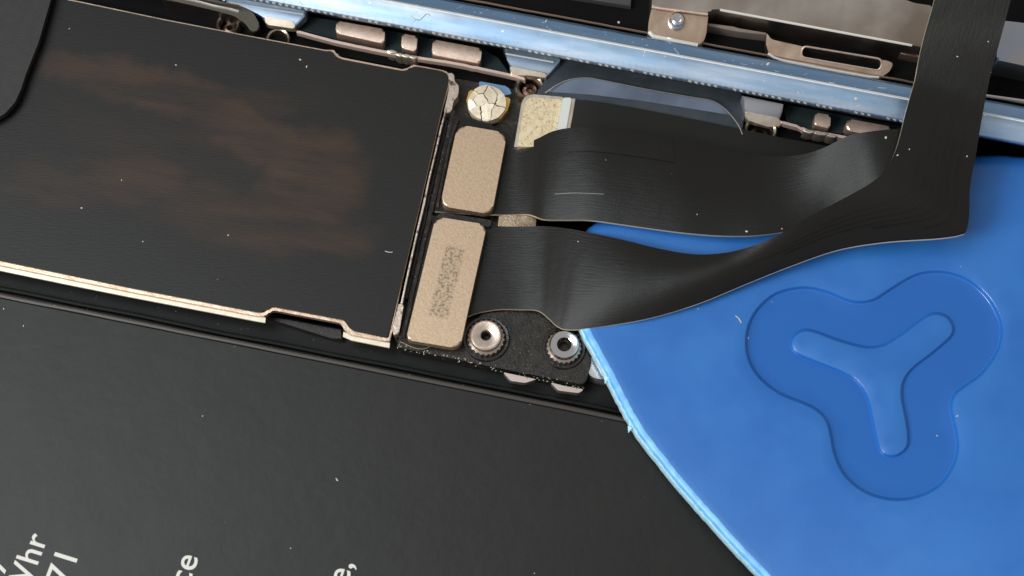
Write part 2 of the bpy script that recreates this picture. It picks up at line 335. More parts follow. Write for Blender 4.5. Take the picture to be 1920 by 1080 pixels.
# ================================================================== opened display along the top edge
disp = thing('display_assembly', 'opened black display edge with steel brackets above the blue rail', 'display', P(1300, 40, 0))
prism('backing_panel', [(-150, -330), (2150, -330), (2150, TL(2150) - 9), (1200, TL(1200) - 9), (-150, TL(-150) - 9)], .02, -.2, BLACK, disp, bevel=.004)
TRIM = mat('copper_trim', (.36, .24, .17), .35, .9)
tube('copper_trim', [P(u, TL(u) - 10.5 + noise.noise(Vector((u * .03, 0, 3))) * .7, .065) for u in range(700, 2051, 15)], .0045, TRIM, disp, n=6)
prism('grey_shelf', [(1040, -30), (1185, -14), (1183, 11), (1170, 9), (1060, -8)], .05, 0, mat('grey_shelf', (.05, .05, .055), .4), disp, bevel=.006)
sp = prism('steel_plate', rounded([(1224, -60), (1660, -60), (1660, -12), (1716, 6), (1757, 12), (1752, 40), (1728, 88), (1345, 17), (1331, 18), (1328, 24), (1222, 12)], [0, 0, 0, 6, 30, 4, 3, 4, 4, 3, 3]), lambda u, v: .15, .02, STEEL, disp, bevel=.009, seg=3)
tube('lower_edge_highlight', [P(u, 17.5 + (u - 1345) * .185, .148) for u in range(1350, 1728, 18)], .005, mat('steel_highlight', (.95, .90, .82), .3, .45), sp, n=6)  # lower-edge highlights added as near-white tubes, here and on the brackets
tb = prism('bracket_tab', rounded([(1222, 14), (1328, 28), (1324, 66), (1316, 84), (1300, 84), (1222, 70), (1215, 62), (1216, 42)], [3, 3, 8, 12, 4, 6, 10, 8]), lambda u, v: .138 - max(0, v - 24) * .0004, .01, STEEL_W, disp, bevel=.014, seg=4)
tube('bright_fold', [P(u, v, .146) for u, v in [(1222, 13), (1240, 16), (1290, 22), (1327, 27)]], .006, COPPER, tb, n=8)
tube('lower_edge_highlight', [P(u, v, z) for u, v, z in [(1217, 60, .126), (1224, 68, .122), (1250, 74, .118), (1285, 81, .116), (1308, 85, .114)]], .009, mat('steel_highlight', (.95, .92, .85), .3, .45), tb, n=8)
c = P(1269, 42, .13)
bm = bmesh.new(); lathe_bm(bm, c, [(.034, .10), (.034, .135), (.032, .150), (.024, .160), (.016, .162), (.012, .158), (.003, .157)], 28)
bm_link('rivet', bm, CHROME, tb)
prism('cross_bar', [(1326, 42), (1375, 50), (1385, 53), (1436, 60), (1441, 66), (1384, 59), (1328, 49)], .075, 0, mat('dull_bar', (.35, .28, .24), .45, .7), disp, bevel=.004)
def slotted():
    o = rounded([(1438, 62), (1446, 74), (1500, 86), (1660, 113), (1676, 118), (1668, 134), (1650, 146), (1630, 145), (1462, 113), (1442, 102), (1436, 82)], [4, 6, 0, 0, 8, 6, 8, 6, 8, 8, 4], 4)
    s = rounded([(1505, 86), (1655, 111), (1650, 133), (1501, 107)], 13, 7)
    zf = lambda u, v: .085 - (v - 75 - (u - 1440) * .19) * .0006
    bm = bmesh.new()
    V = [P(u, v, zf(u, v)) for u, v in o + s]; no, ns = len(o), len(s)
    ed = [(i, (i + 1) % no) for i in range(no)] + [(no + i, no + (i + 1) % ns) for i in range(ns)]
    vv, _, ff, *_ = delaunay_2d_cdt([p.xy for p in V], ed, [], 0, 1e-6)
    def inside(p, poly):
        r = False
        for i in range(len(poly)):
            a, b = poly[i - 1], poly[i]
            if (a.y > p.y) != (b.y > p.y) and p.x < (b.x - a.x) * (p.y - a.y) / (b.y - a.y) + a.x: r = not r
        return r
    op, spoly = [p.xy for p in V[:no]], [p.xy for p in V[no:]]
    top = [bm.verts.new(p) for p in V]; bot = [bm.verts.new(p - Vector((0, 0, .04))) for p in V]
    for f in ff:
        cc = sum((vv[i] for i in f), Vector((0, 0))) / len(f)
        if inside(cc, op) and not inside(cc, spoly) and max(f) < len(V):
            bm.faces.new([top[i] for i in f]); bm.faces.new([bot[i] for i in f][::-1])
    for a, b in ed: bm.faces.new((top[a], top[b], bot[b], bot[a]))
    ob = bm_link('slotted_bracket', bm, STEEL_W, disp)
    tube('slot_rim', [P(u, v, zf(u, v)) for u, v in s + s[:1]], .004, COPPER, ob, n=6)
    tube('lower_edge_highlight', [P(u, v, zf(u, v)) for u, v in [(1440, 100), (1450, 107), (1466, 113), (1540, 128), (1630, 144), (1648, 145)]], .005, MATS['steel_highlight'], ob, n=6)
slotted()
prism('small_tab', [(1684, 95), (1700, 97), (1725, 103), (1724, 108), (1690, 101)], .07, 0, TRIM, disp, bevel=.003)
prism('steel_plate', rounded([(1875, 38), (2000, 52), (1990, 138), (1868, 112)], 6), .15, .02, mat('blue_grey_steel', (.42, .46, .56), .33, .95, col2=(.50, .46, .42), nscale=5, bump=.05), disp, bevel=.009)
tube('copper_trim', [P(u, 129 + (u - 1860) * .14, .05) for u in range(1840, 1990, 15)], .005, TRIM, disp, n=6)
tube('copper_trim', [P(u, 181 + (u - 1862) * .14, .1) for u in range(1830, 1990, 15)], .006, mat('pale_trim', (.7, .62, .58), .3, .9), disp, n=6)

# ================================================================== metal shield with black film
sh = thing('shield_can', 'steel shield covered in black film with reddish patches', 'metal shield', P(400, 350, -.2))
film = [(-200, -60), (118, -2), (300, 36), (470, 69), (612, 96), (622, 95), (630, 106), (640, 111), (755, 133), (768, 130), (774, 124), (790, 126), (833, 134), (841, 141), (840, 158), (828, 205), (790, 370), (752, 530), (728, 633),
        (714, 631), (662, 620), (655, 615), (646, 602), (640, 599), (512, 575), (503, 577), (494, 585), (480, 585), (240, 539), (0, 489), (-200, 447)]
can = [(-200, -62), (118, -4), (300, 34.5), (470, 67.5), (612, 94), (625, 92), (632, 103), (642, 108), (755, 130), (766, 127), (773, 121), (790, 124), (835, 132.5), (843, 139), (843, 158), (829.5, 205), (791.5, 370), (753.5, 530), (731, 641),
       (712, 638), (656, 627), (645, 618), (641, 609), (636, 605), (515, 582), (506, 584), (497, 593), (480, 592), (240, 546), (0, 497), (-200, 455)]
prism('steel_can', rounded(can, 3, 3), .018, -.008, mat('shield_steel', (.80, .62, .48), .30, .85, col2=(.72, .48, .33), nscale=20, bump=.2, bscale=50), sh, bevel=.006)
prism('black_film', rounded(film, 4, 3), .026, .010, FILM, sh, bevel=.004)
prism('side_wall', [(-200, 440), (0, 482), (240, 531), (480, 577), (502, 580), (500, 572), (470, 542), (0, 452), (-200, 412)], -.036, -.22, STEEL_L, sh, bevel=0)
prism('side_wall', [(639, 606), (660, 616), (726, 630), (735, 600), (660, 600)], -.036, -.22, STEEL_L, sh, bevel=0)
FLANGE = mat('cream_flange', (.94, .90, .78), .36, .35, col2=(.88, .80, .66), nscale=30, bump=.15, bscale=60)
def flange(pts):
    lo = [(u - 1, v + 9) for u, v in pts]
    prism('bright_flange', pts + lo[::-1], lambda u, v: -.002 if (u, v) in pts else -.012, -.022, FLANGE, sh, bevel=0)
flange([(-200, 456), (0, 498), (120, 523), (240, 547), (360, 570), (480, 593), (498, 596)]); flange([(644, 622), (660, 629), (700, 637), (731, 643)])
prism('clip_opening', [(500, 598), (506, 592), (640, 617), (642, 637), (620, 634)], -.06, -.25, BLACKP, sh, bevel=.004)
# pinkish edge strip with its catch and upper tab beside the socket
EDGE = mat('pink_steel_edge', (.62, .52, .44), .36, .7, col2=(.10, .08, .06), nscale=38, nlo=.55, nhi=.68, bump=.4, bscale=60)
j = lambda p, s: [(u + rnd(-s, s), v) for u, v in p]
lft = [(836, 205 - 3), (826, 240), (815, 290), (804, 335), (794, 380), (783, 430), (771, 480), (760, 530), (752, 568)]
prism('edge_strip', j([(u - 1, v) for u, v in lft], .5) + j([(u + 2.5, v + 1) for u, v in lft[::-1]], 1.2), .030, -.05, EDGE, sh, bevel=.004)
prism('upper_tab', rounded([(838, 137), (851, 137), (852, 152), (860, 160), (859, 180), (850, 190), (846, 210), (832, 212), (838, 185), (843, 160)], 4), .024, -.05, EDGE, sh, bevel=.005)
prism('lower_catch', rounded([(748, 568), (757, 571), (748, 625), (738, 628), (735, 618)], 3), .026, -.1, EDGE, sh, bevel=.006)

# ================================================================== socket board under the connectors
so = thing('socket_board', 'black speckled socket board seated under the two ribbon connectors', 'socket board', P(900, 450, -.2))
prism('board', [(848, 145), (900, 148), (975, 158), (1010, 178), (985, 262), (1010, 400), (1020, 560), (1095, 640), (1112, 690), (1096, 720), (1093, 728), (905, 686), (738, 642), (745, 600), (800, 370), (838, 205)], -.035, -.2, SOCK, so, bevel=.006)
prism('lower_shelf', rounded([(905, 588), (1020, 574), (1090, 610), (1110, 680), (1096, 722), (905, 684), (742, 650), (752, 628), (830, 652), (870, 650), (880, 610)], 8), -.010, -.15, SOCK, so, bevel=.008)
DK = mat('shiny_black_rim', (.010, .010, .011), .22, spec=.6, col2=(.03, .028, .025), nscale=30, bump=.3, bscale=60)
def wall(px, wdt, z):
    q = crom([(a, b, 0) for a, b in px], 6); return tube('rim_wall', [P(p.x + noise.noise(Vector((p.y * .03, 2, 0))) * 2, p.y, z) for p in q], pxr(wdt), DK, so, n=8)
wall([(850, 208), (838, 262), (820, 340), (800, 430), (782, 510), (764, 590), (752, 636)], 5, .004)
wall([(838, 226), (824, 290), (806, 365), (790, 435), (776, 500), (762, 560)], 4, -.006)
wall([(858, 226), (846, 262), (828, 345), (820, 390)], 3.5, .016)
wall([(806, 412), (790, 480), (772, 560), (756, 634)], 3.5, .016)
prism('rim_wall', rounded([(826, 398), (922, 413), (918, 426), (818, 408)], 3), .03, -.05, DK, so, bevel=.008)
prism('blue_sliver', rounded([(897, 152), (952, 162), (960, 176), (940, 180), (900, 168)], 4), .005, -.1, BLUEALU_D, so, bevel=.004)
prism('gold_pad', rounded([(936, 403), (1006, 402), (1004, 427), (933, 424)], 3), .016, -.05, GOLDT, so, bevel=.005)
# bright solder tabs along the lower edge
for t in ([(943, 698), (972, 704), (1005, 711), (985, 718), (957, 714)], [(1032, 717), (1060, 724), (1095, 730), (1085, 737), (1046, 732)]):
    prism('solder_tab', rounded(t, 4), -.012, -.05, mat('pink_silver', (.86, .74, .68), .25, .85), so, bevel=.01, seg=3)
bm = bmesh.new()
for i in range(90):
    t = random.random(); u = 745 + 350 * t; v = 649 + 78 * t + rnd(-5, 5); r = pxr(rnd(.6, 1.9)); cpt = P(u, v, -.006)
    bmesh.ops.create_icosphere(bm, subdivisions=1, radius=r, matrix=Matrix.Translation(cpt) @ Matrix.Diagonal((rnd(.6, 1.5), rnd(.6, 1.2), .6, 1)))
cr = bm_link('solder_crumbs', bm, mat('crumb', (.30, .28, .24), .3, .6), so); cr['kind'] = 'stuff'
tag(prism('silver_clip', rounded([(1104, 668), (1150, 690), (1150, 712), (1118, 710), (1106, 704), (1100, 690)], 6), -.012, -.15, mat('white_silver', (.75, .76, .78), .22, .8), None, bevel=.01, seg=3),
    'small silver clip with pink rim half hidden under the pick edge', 'clip')

# fasteners
c = P(913, 193, .022); R = pxr(37)
sc = thing('crosshead_screw', 'pale gold crosshead screw with cracked worn head above the smaller connector', 'screw', (c.x, c.y, -.05))
prism('gold_washer', rounded([(880, 168), (958, 184), (952, 206), (938, 224), (890, 216), (874, 190)], 4), .002, -.05, mat('gold_washer', (.80, .52, .16), .35, .9), sc, bevel=.004)
bm = bmesh.new(); rs = random.Random(5)
# worn head: irregular plates with real cracks between them
sites = [Vector((rs.uniform(-1, 1), rs.uniform(-1, 1))) for _ in range(60)]; keep = []
for p in sites:
    if p.length < .95 and all((p - q).length > .42 for q in keep): keep.append(p)
for p in keep:
    poly = [Vector((math.cos(t * math.pi / 24), math.sin(t * math.pi / 24))) for t in range(48)]
    for q in keep:
        if q is p: continue
        m_ = (p + q) / 2; nn = (q - p).normalized(); gap = rs.uniform(.010, .032); out = []
        for i in range(len(poly)):
            A, B = poly[i - 1], poly[i]; da, db = (A - m_).dot(nn) + gap, (B - m_).dot(nn) + gap
            if (da < 0) != (db < 0): out.append(A.lerp(B, da / (da - db)))
            if db < 0: out.append(B)
        poly = out
        if not poly: break
    if len(poly) < 3: continue
    fine = []
    for i in range(len(poly)):
        A, B = poly[i - 1], poly[i]; nseg = max(1, int((B - A).length / .09))
        for k in range(nseg):
            q = A.lerp(B, (k + 1) / nseg); w_ = noise.noise_vector(Vector((q.x * 4.5, q.y * 4.5, 2))); f_ = .085 * (1 if q.length < .93 else .2); fine.append(Vector((q.x + w_.x * f_, q.y + w_.y * f_)))
    poly = fine
    z = .024 + rs.uniform(-.004, .004) - (.012 if p.length < .3 else 0); tx, ty = rs.uniform(-.006, .006), rs.uniform(-.006, .006)
    top = [bm.verts.new((c.x + R * q.x, c.y + R * q.y, z - .010 * max(0, q.length - .75) + tx * q.x + ty * q.y)) for q in poly]
    bot = [bm.verts.new((v.co.x, v.co.y, -.02)) for v in top]; n = len(top); f = bm.faces.new(top)
    for k in range(n): bm.faces.new((top[k], bot[k], bot[(k + 1) % n], top[(k + 1) % n]))
hd = bm_link('head', bm, mat('screw_cream', (.96, .87, .70), .36, .5, col2=(.84, .72, .54), nscale=30, bump=.25, bscale=60), sc, angle=30)
lathe('core', c, [(R * .97, -.03), (R * .97, .008), (R * .60, .012), (R * .2, .004), (R * .02, .0)], mat('brown_grime', (.10, .06, .03), .5), sc)

def standoff(u, v, r, hole, zt, label, m, inner):
    c = P(u, v, zt); R = pxr(r); H = pxr(hole)
    t = thing('threaded_standoff', label, 'standoff', (c.x, c.y, -.02), 'threaded standoffs on the socket board')
    kn = lambda i, jj: (.05 * R * (1 if jj % 2 else -1) if i in (1, 2) else 0)
    lathe('knurled_base', c, [(R * 1.10, zt - .09), (R * 1.10, zt - .050), (R * 1.08, zt - .034), (R * .95, zt - .028), (R * .9, zt - .03)], m, t, n=44, wob=kn, cap=False)
    lathe('collar', c, [(R * .94, zt - .05), (R * .96, zt - .018), (R * .92, zt - .004), (R * .84, zt), (H * 1.5, zt - .001), (H * 1.12, zt - .006), (H, zt - .02), (H * .9, zt - .09), (H * .02, zt - .09)], inner, t, n=44, cap=False)
    lathe('thread', c, [(H * .97, zt - .08)] + [(H * (.80 + .14 * (k % 2)), zt - .075 + k * .007) for k in range(8)], mat('thread_dark', (.25, .2, .15), .3, .9), t, n=24, cap=False)
    lathe('black_seat', c, [(R * 1.42, -.03), (R * 1.42, -.006), (R * 1.36, .0), (R * 1.22, -.001), (R * 1.16, -.012)], DK, t, n=40, cap=False)
standoff(911, 628, 31, 9, .05, 'knurled standoff with dull pinkish top beside the larger connector', mat('knurl_steel', (.50, .43, .36), .3, .9), mat('pink_steel', (.78, .66, .58), .33, .85, col2=(.66, .52, .44), nscale=40, bump=.2))
standoff(1058, 645, 29, 12, .05, 'shiny silver standoff with open threaded hole next to the pick tip', MATS['knurl_steel'], CHROME)

# ================================================================== battery and the black gasket beside it
LIPV = lambda u: 553 + .199 * u
ba = thing('battery', 'black battery pack with white printed lettering along its lower edge', 'battery', P(600, 850, -.3))
edge = [(u, LIPV(u) + 7) for u in range(-250, 1501, 50)]
prism('pack', edge + [(1900, 1350), (1500, 1500), (-400, 1500), (-300, 900)], .0, -.27, BATT, ba, bevel=.03, seg=6)
tube('edge_fold', [P(u, LIPV(u) + 1 + noise.noise(Vector((u * .01, 0, 0))) * 1.0, -.012) for u in range(-250, 1501, 25)], .010, mat('fold_brown', (.045, .038, .034), .35), ba, n=8, flat=.7)
def words(s, u, v, size, ang):
    cu = bpy.data.curves.new('lettering', 'FONT'); cu.body = s; cu.size = pxr(size); cu.align_x = 'RIGHT'; cu.extrude = .0004; cu.offset = pxr(.45); cu.space_character = 1.02
    o = bpy.data.objects.new('lettering', cu); COL.objects.link(o)
    me = bpy.data.meshes.new_from_object(o.evaluated_get(bpy.context.evaluated_depsgraph_get())); bpy.data.objects.remove(o); bpy.data.curves.remove(cu)
    me.transform(Matrix.Translation(P(u, v, .0012)) @ Matrix.Rotation(math.radians(ang), 4, 'Z'))
    me.name = 'lettering'; r = link('lettering', me, INK, ba, smooth=False); r['label'] = 'printed white characters ' + s; return r
words('y', 5, 1046, 60, 73); words('Whr', 90, 1008, 60, 73); words('71', 150, 1036, 62, 73); words('ce', 373, 1045, 60, 73); words('e,', 664, 1056, 60, 73)
ga = thing('gasket_strip', 'black gasket channel between the shield edge and the battery', 'gasket', P(400, 600, -.3))
prism('channel_floor', [(u, LIPV(u) - 64) for u in range(-200, 1301, 60)] + [(u, LIPV(u) + 20) for u in range(1300, -201, -60)], -.10, -.27, GASK, ga, bevel=.004)
for off, z, r in ((-12, -.085, .009),):
    tube('moulded_rib', [P(u, LIPV(u) + off + noise.noise(Vector((u * .006, off, 0))) * 3, z) for u in range(-200, 1301, 25)], r, GASK, ga, n=8, flat=.7)

# ================================================================== blue opening pick
def inside(p, poly):
    r = False
    for i in range(len(poly)):
        a, b = poly[i - 1], poly[i]
        if (a[1] > p[1]) != (b[1] > p[1]) and p[0] < (b[0] - a[0]) * (p[1] - a[1]) / (b[1] - a[1]) + a[0]: r = not r
    return r
def offset(loop, d):
    """move a closed pixel loop inwards by d"""
    n = len(loop); ar = sum(loop[i - 1][0] * loop[i][1] - loop[i][0] * loop[i - 1][1] for i in range(n)); s = 1 if ar > 0 else -1
    out = []
    for i in range(n):
        a, b = Vector(loop[i - 1]), Vector(loop[(i + 1) % n]); t = (b - a).normalized(); out.append((loop[i][0] - t.y * d * s, loop[i][1] + t.x * d * s))
    return out
def cap_faces(bm, loops, verts, mi, test, zf=None, near=None):
    pts, ed, vs = [], [], []
    for lp, vl in zip(loops, verts):
        k = len(pts); n = len(lp); pts += [Vector(p) for p in lp]; vs += vl; ed += [(k + i, k + (i + 1) % n) for i in range(n)]
    if zf:   # inner points keep the triangles small on the gently twisted plate
        lo = [min(p[k] for p in pts) for k in (0, 1)]; hi = [max(p[k] for p in pts) for k in (0, 1)]; bound = list(pts)
        y = lo[1]
        while y < hi[1]:
            x = lo[0] + (y * 7.3) % 24
            while x < hi[0]:
                q = Vector((x, y)); x += 26
                if test(q) and min((q - b).length_squared for b in bound) > 120: pts.append(q); vs.append(bm.verts.new(P(q.x, q.y, zf(q.x, q.y))))
            y += 26
    vv, _, ff, *_ = delaunay_2d_cdt(pts, ed, [], 0, 1e-6)
    if len(vv) != len(pts): print('cap: loops cross', len(vv), len(pts))
    for f in ff:
        if max(f) >= len(vs): continue
        cc = sum((vv[i] for i in f), Vector((0, 0))) / len(f)
        if test(cc):
            try: bm.faces.new([vs[i] for i in f]).material_index = mi
            except ValueError: pass
def ring(bm, a, b, mi):
    n = len(a)
    for i in range(n): bm.faces.new((a[i], a[(i + 1) % n], b[(i + 1) % n], b[i])).material_index = mi
Z = lambda l: [(1360 + a / 2.25, 480 + b / 2.25) for a, b in l]
TRI = Z([(210, 150), (290, 127), (360, 125), (440, 145), (520, 178), (575, 185), (625, 175), (680, 140), (760, 90), (830, 62), (910, 57), (990, 75), (1060, 115), (1120, 175), (1160, 245), (1177, 310), (1165, 385), (1130, 450),
         (1080, 510), (1010, 560), (975, 590), (962, 630), (970, 680), (985, 750), (990, 820), (965, 900), (915, 970), (840, 1015), (760, 1035), (680, 1033), (600, 1010), (530, 965), (480, 905), (450, 830), (437, 760),
         (420, 700), (385, 660), (330, 630), (240, 595), (170, 550), (115, 490), (85, 420), (80, 340), (100, 265), (145, 200)])
YIN = Z([(275, 375), (290, 335), (330, 312), (380, 318), (450, 345), (530, 370), (600, 385), (650, 380), (690, 365), (750, 325), (810, 280), (860, 247), (900, 242), (940, 260), (962, 300), (955, 335), (920, 370), (860, 420),
         (800, 465), (765, 505), (747, 550), (748, 610), (762, 680), (772, 750), (770, 800), (745, 830), (710, 845), (675, 840), (650, 815), (635, 760), (620, 690), (605, 620), (585, 570), (550, 525), (500, 495), (430, 465), (350, 435), (300, 410)])
pk = thing('opening_pick', 'blue plastic opening pick with three lobed recess and raised Y', 'pick', P(1640, 720, 0))
def pick():
    dp = .020
    def zt(u, v):   # thin plate, flat under the cables and slightly twisted up towards the free end
        w_ = min(1, max(0, (v - 480) / 600)); return .085 + w_ * w_ * (3 - 2 * w_) * max(0, u - 1086) * PX * .10
    O = [(1086, 620), (1130, 703), (1183, 803), (1250, 893), (1330, 985), (1420, 1082), (1560, 1220), (1800, 1330), (2150, 1330), (2350, 1100), (2300, 600), (2150, 380), (1990, 306), (1900, 293), (1840, 292), (1700, 299), (1500, 322), (1300, 363), (1200, 388), (1138, 409), (1100, 432), (1083, 470), (1080, 515), (1081, 570)]
    O = closed(O, 14)
    # small nicks and burrs along the worn edge
    O = [(u + noise.noise(Vector((u * .09, v * .09, 0))) * 1.6, v + noise.noise(Vector((u * .09, v * .09, 7))) * 1.6) for u, v in O]
    loops = [(O, .048, 0), (offset(O, 2.5), .022, 0), (offset(O, 6), .012, 1), (offset(O, 14), .0025, 2), (offset(O, 20), .0004, 2), (offset(O, 32), 0, 2)]
    bm = bmesh.new(); R = []
    for lp, z, mi in loops: R.append([bm.verts.new(P(u, v, zt(u, v) - z)) for u, v in lp])
    bot = [bm.verts.new((q.co.x, q.co.y, q.co.z - .02)) for q in R[0]]; bm.faces.new(bot); worn = set()  # worn: rim vertices that take the scuffed, highlight-coloured materials
    for i, (u, v) in enumerate(O):
        if v > 600 and u < 1700: worn.update(rr[i] for rr in R)  # whitened, highlight-coloured rings only along the lower left rim
    ring(bm, bot, R[0], 4)
    for k, mi in zip(range(5), (4, 4, 3, 3, 2)): ring(bm, R[k], R[k + 1], mi)
    for f in bm.faces:
        if f.material_index > 0 and not all(x in worn or x in bot for x in f.verts): f.material_index = 0
    T = closed(TRI, 3); NS = 8; sm = lambda x: x * x * (3 - 2 * x); T3 = offset(T, 9.0)
    t = [[bm.verts.new(P(u, v, zt(u, v) - dp * sm(k / NS))) for u, v in offset(T, 9.0 * k / NS)] for k in range(NS + 1)]
    for k in range(NS): ring(bm, t[k], t[k + 1], 5)
    cap_faces(bm, [loops[-1][0], T], [R[-1], t[0]], 0, lambda q: not inside(q, T) and inside(q, loops[-1][0]), zf=zt)
    cap_faces(bm, [T3], [t[NS]], 1, lambda q: inside(q, T3), zf=lambda u, v: zt(u, v) - dp)
    bm_link('body', bm, [PICK, PICKR, PICK, PICKE, PICKW, PICKL], pk, angle=60, caps=False)
    Y = closed(YIN, 3); bm = bmesh.new()
    q = [[bm.verts.new(P(u, v, zt(u, v) - dp - .001 + dp * sm(k / NS))) for u, v in offset(Y, -4 + 8.0 * k / NS)] for k in range(NS + 1)]
    for k in range(NS): ring(bm, q[k], q[k + 1], 1)
    Y4 = offset(Y, 4); cap_faces(bm, [Y4], [q[NS]], 0, lambda s: inside(s, Y4), zf=lambda u, v: zt(u, v) - .001)
    bm_link('raised_mark', bm, [PICK, PICKL], pk, angle=60, caps=False)
    # torn plastic whiskers on the edge
    for (u, v, a, b) in ((1182, 798, 6, 12), (1180, 806, 8, 6), (1136, 712, 3, 8)):
        bm = bmesh.new(); A = [bm.verts.new(P(*x)) for x in ((u - 3, v - 8, .075), (u + 6, v - 4, .08), (u - 2, v + b, .06), (u - 1, v - 2, .05))]
        for f in ((0, 1, 2), (0, 2, 3), (0, 3, 1), (1, 3, 2)): bm.faces.new([A[i] for i in f])
        bm_link('torn_burr', bm, PICKW, pk, smooth=False)
pick()

# ================================================================== ribbon cables
def ribbon(name, rows, parent, m, edge_m, n=8, mcount=22, th=.014):
    """sheet lofted through rows (uA, vA, zA, uB, vB, zB, bulge)"""
    R = crom(rows, n); bm = bmesh.new(); top, bot = [], []
    for r in R:
        a, b = P(r[0], r[1], r[2]), P(r[3], r[4], r[5]); tr, br = [], []
        for k in range(mcount + 1):
            t = k / mcount; p = a.lerp(b, t); p.z += r[6] * 4 * t * (1 - t)
            # keep the pixel of the flat sheet while the height changes
            u = r[0] + (r[3] - r[0]) * t; v = r[1] + (r[4] - r[1]) * t; p = P(u, v, p.z)
            tr.append(bm.verts.new(p)); br.append(bm.verts.new(p - Vector((0, 0, th))))
        top.append(tr); bot.append(br)
    for i in range(len(R) - 1):
        for k in range(mcount):
            bm.faces.new((top[i][k], top[i + 1][k], top[i + 1][k + 1], top[i][k + 1])); bm.faces.new((bot[i][k], bot[i][k + 1], bot[i + 1][k + 1], bot[i + 1][k]))
        for k in (0, mcount): bm.faces.new((top[i][k], bot[i][k], bot[i + 1][k], top[i + 1][k])).material_index = 1
    for i in (0, -1):
        for k in range(mcount): bm.faces.new((top[i][k], top[i][k + 1], bot[i][k + 1], bot[i][k])).material_index = 1
    uvl = bm.loops.layers.uv.new('UVMap'); idx = {}
    for i in range(len(R)):
        for k in range(mcount + 1): idx[top[i][k]] = idx[bot[i][k]] = (i / n * .25, k / mcount)
    for f in bm.faces:
        for l in f.loops: l[uvl].uv = idx[l.vert]
    return bm_link(name, bm, [m, edge_m], parent, angle=50)

bk = thing('back_ribbon_cable', 'black ribbon cable with speckled gold tab lying behind the display cable', 'ribbon cable', P(1200, 260, -.1))
ribbon('film', [(1079, 187, .045, 1052, 300, .045, 0), (1115, 190, .05, 1090, 380, .05, 0), (1199, 204, .05, 1190, 395, .05, 0), (1293, 222, .05, 1290, 410, .05, 0), (1390, 242, .05, 1380, 415, .05, 0), (1470, 259, .045, 1460, 420, .05, 0), (1560, 276, .03, 1550, 420, .05, 0), (1660, 300, .0, 1650, 400, .02, 0)], bk, FLEX_BACK, FLEX_BACK, th=.008)
prism('tab_rim', rounded([(981, 175), (1057, 182), (1040, 275), (964, 275)], [20, 2, 2, 2]), .040, .0, STEEL_L, bk, bevel=.008, seg=3)
prism('gold_tab', rounded([(986, 181), (1054, 187), (1038, 275), (970, 275)], [16, 2, 2, 2]), .045, .0, TABG, bk, bevel=.006, seg=3)
prism('tan_edge', [(1068, 183), (1080, 184), (1066, 262), (1054, 262)], .050, .0, STEEL_L, bk, bevel=.004)
prism('white_fold', rounded([(1055, 183), (1072, 183), (1058, 262), (1041, 262)], 3), lambda u, v: .058, .0, mat('white_fold', (.90, .94, .91), .25, .5), bk, bevel=.02, seg=4)

rc = thing('display_ribbon_cable', 'broad black forked ribbon cable with two champagne connector plates', 'ribbon cable', P(1300, 400, -.05))
ROWS_A = [
    (850, 215, .012, 815, 396, .012, 0), (905, 228, .012, 870, 400, .012, 0), (950, 250, .014, 920, 402, .014, 0), (972, 266, .020, 960, 402, .018, 0), (1002, 262, .046, 992, 402, .036, .002), (1034, 247, .078, 1020, 411, .062, .004),
    (1066, 240, .102, 1060, 412, .085, .006), (1110, 238, .118, 1110, 413, .108, .008), (1180, 245, .120, 1190, 424, .122, .010), (1260, 258, .122, 1280, 436, .135, .012), (1350, 279, .120, 1360, 442, .14, .012),
    (1430, 292, .125, 1430, 440, .15, .010), (1490, 292, .160, 1500, 428, .155, .006), (1540, 279, .208, 1560, 405, .170, .002), (1590, 255, .250, 1615, 390, .205, 0), (1635, 246, .27, 1660, 380, .235, 0), (1690, 241, .275, 1740, 370, .250, 0), (1730, 240, .27, 1790, 360, .255, 0)]
ribbon('upper_branch', ROWS_A, rc, FLEX, FLEX_EDGE)
def part_row(r, t0, t1, dz):
    f = lambda t: (r[0] + (r[3] - r[0]) * t, r[1] + (r[4] - r[1]) * t, r[2] + (r[5] - r[2]) * t + r[6] * 4 * t * (1 - t) + dz)
    return (*f(t0), *f(t1), r[6] * (t1 - t0) ** 2)
ribbon('cover_layer', [part_row(r, .012, .26, .0035) for r in ROWS_A[6:10]], rc, FLEX, FLEX, th=.004)
ROWS_B = [
    (802, 402, .012, 750, 640, .012, 0), (850, 412, .012, 800, 652, .012, 0), (905, 425, .012, 868, 598, .012, 0), (950, 425, .018, 925, 581, .014, 0), (990, 425, .032, 975, 580, .020, 0), (1018, 424, .046, 1008, 582, .034, .002),
    (1044, 426, .066, 1028, 596, .046, .005), (1074, 430, .088, 1046, 612, .057, .008), (1110, 437, .107, 1070, 618, .071, .012), (1170, 450, .128, 1130, 612, .096, .018), (1240, 467, .140, 1220, 596, .115, .024), (1310, 477, .158, 1310, 569, .124, .028),
    (1380, 470, .185, 1400, 532, .138, .020), (1450, 445, .220, 1480, 500, .154, .012), (1520, 405, .258, 1570, 469, .172, .008), (1580, 373, .284, 1660, 454, .190, .010), (1625, 348, .300, 1760, 447, .215, .014), (1652, 328, .308, 1803, 440, .232, .016),
    (1668, 305, .312, 1812, 432, .245, .016), (1680, 280, .314, 1817, 405, .262, .014), (1690, 245, .316, 1819, 350, .288, .010), (1697, 215, .318, 1830, 290, .306, .006), (1707, 180, .320, 1838, 240, .322, .002), (1716, 148, .326, 1849, 180, .338, 0),
    (1724, 105, .350, 1860, 130, .378, 0), (1735, 60, .384, 1874, 80, .428, 0), (1748, 15, .424, 1890, 20, .478, 0), (1768, -60, .490, 1908, -50, .545, 0)]
ribbon('lower_branch', ROWS_B, rc, FLEX, FLEX_EDGE, mcount=26)
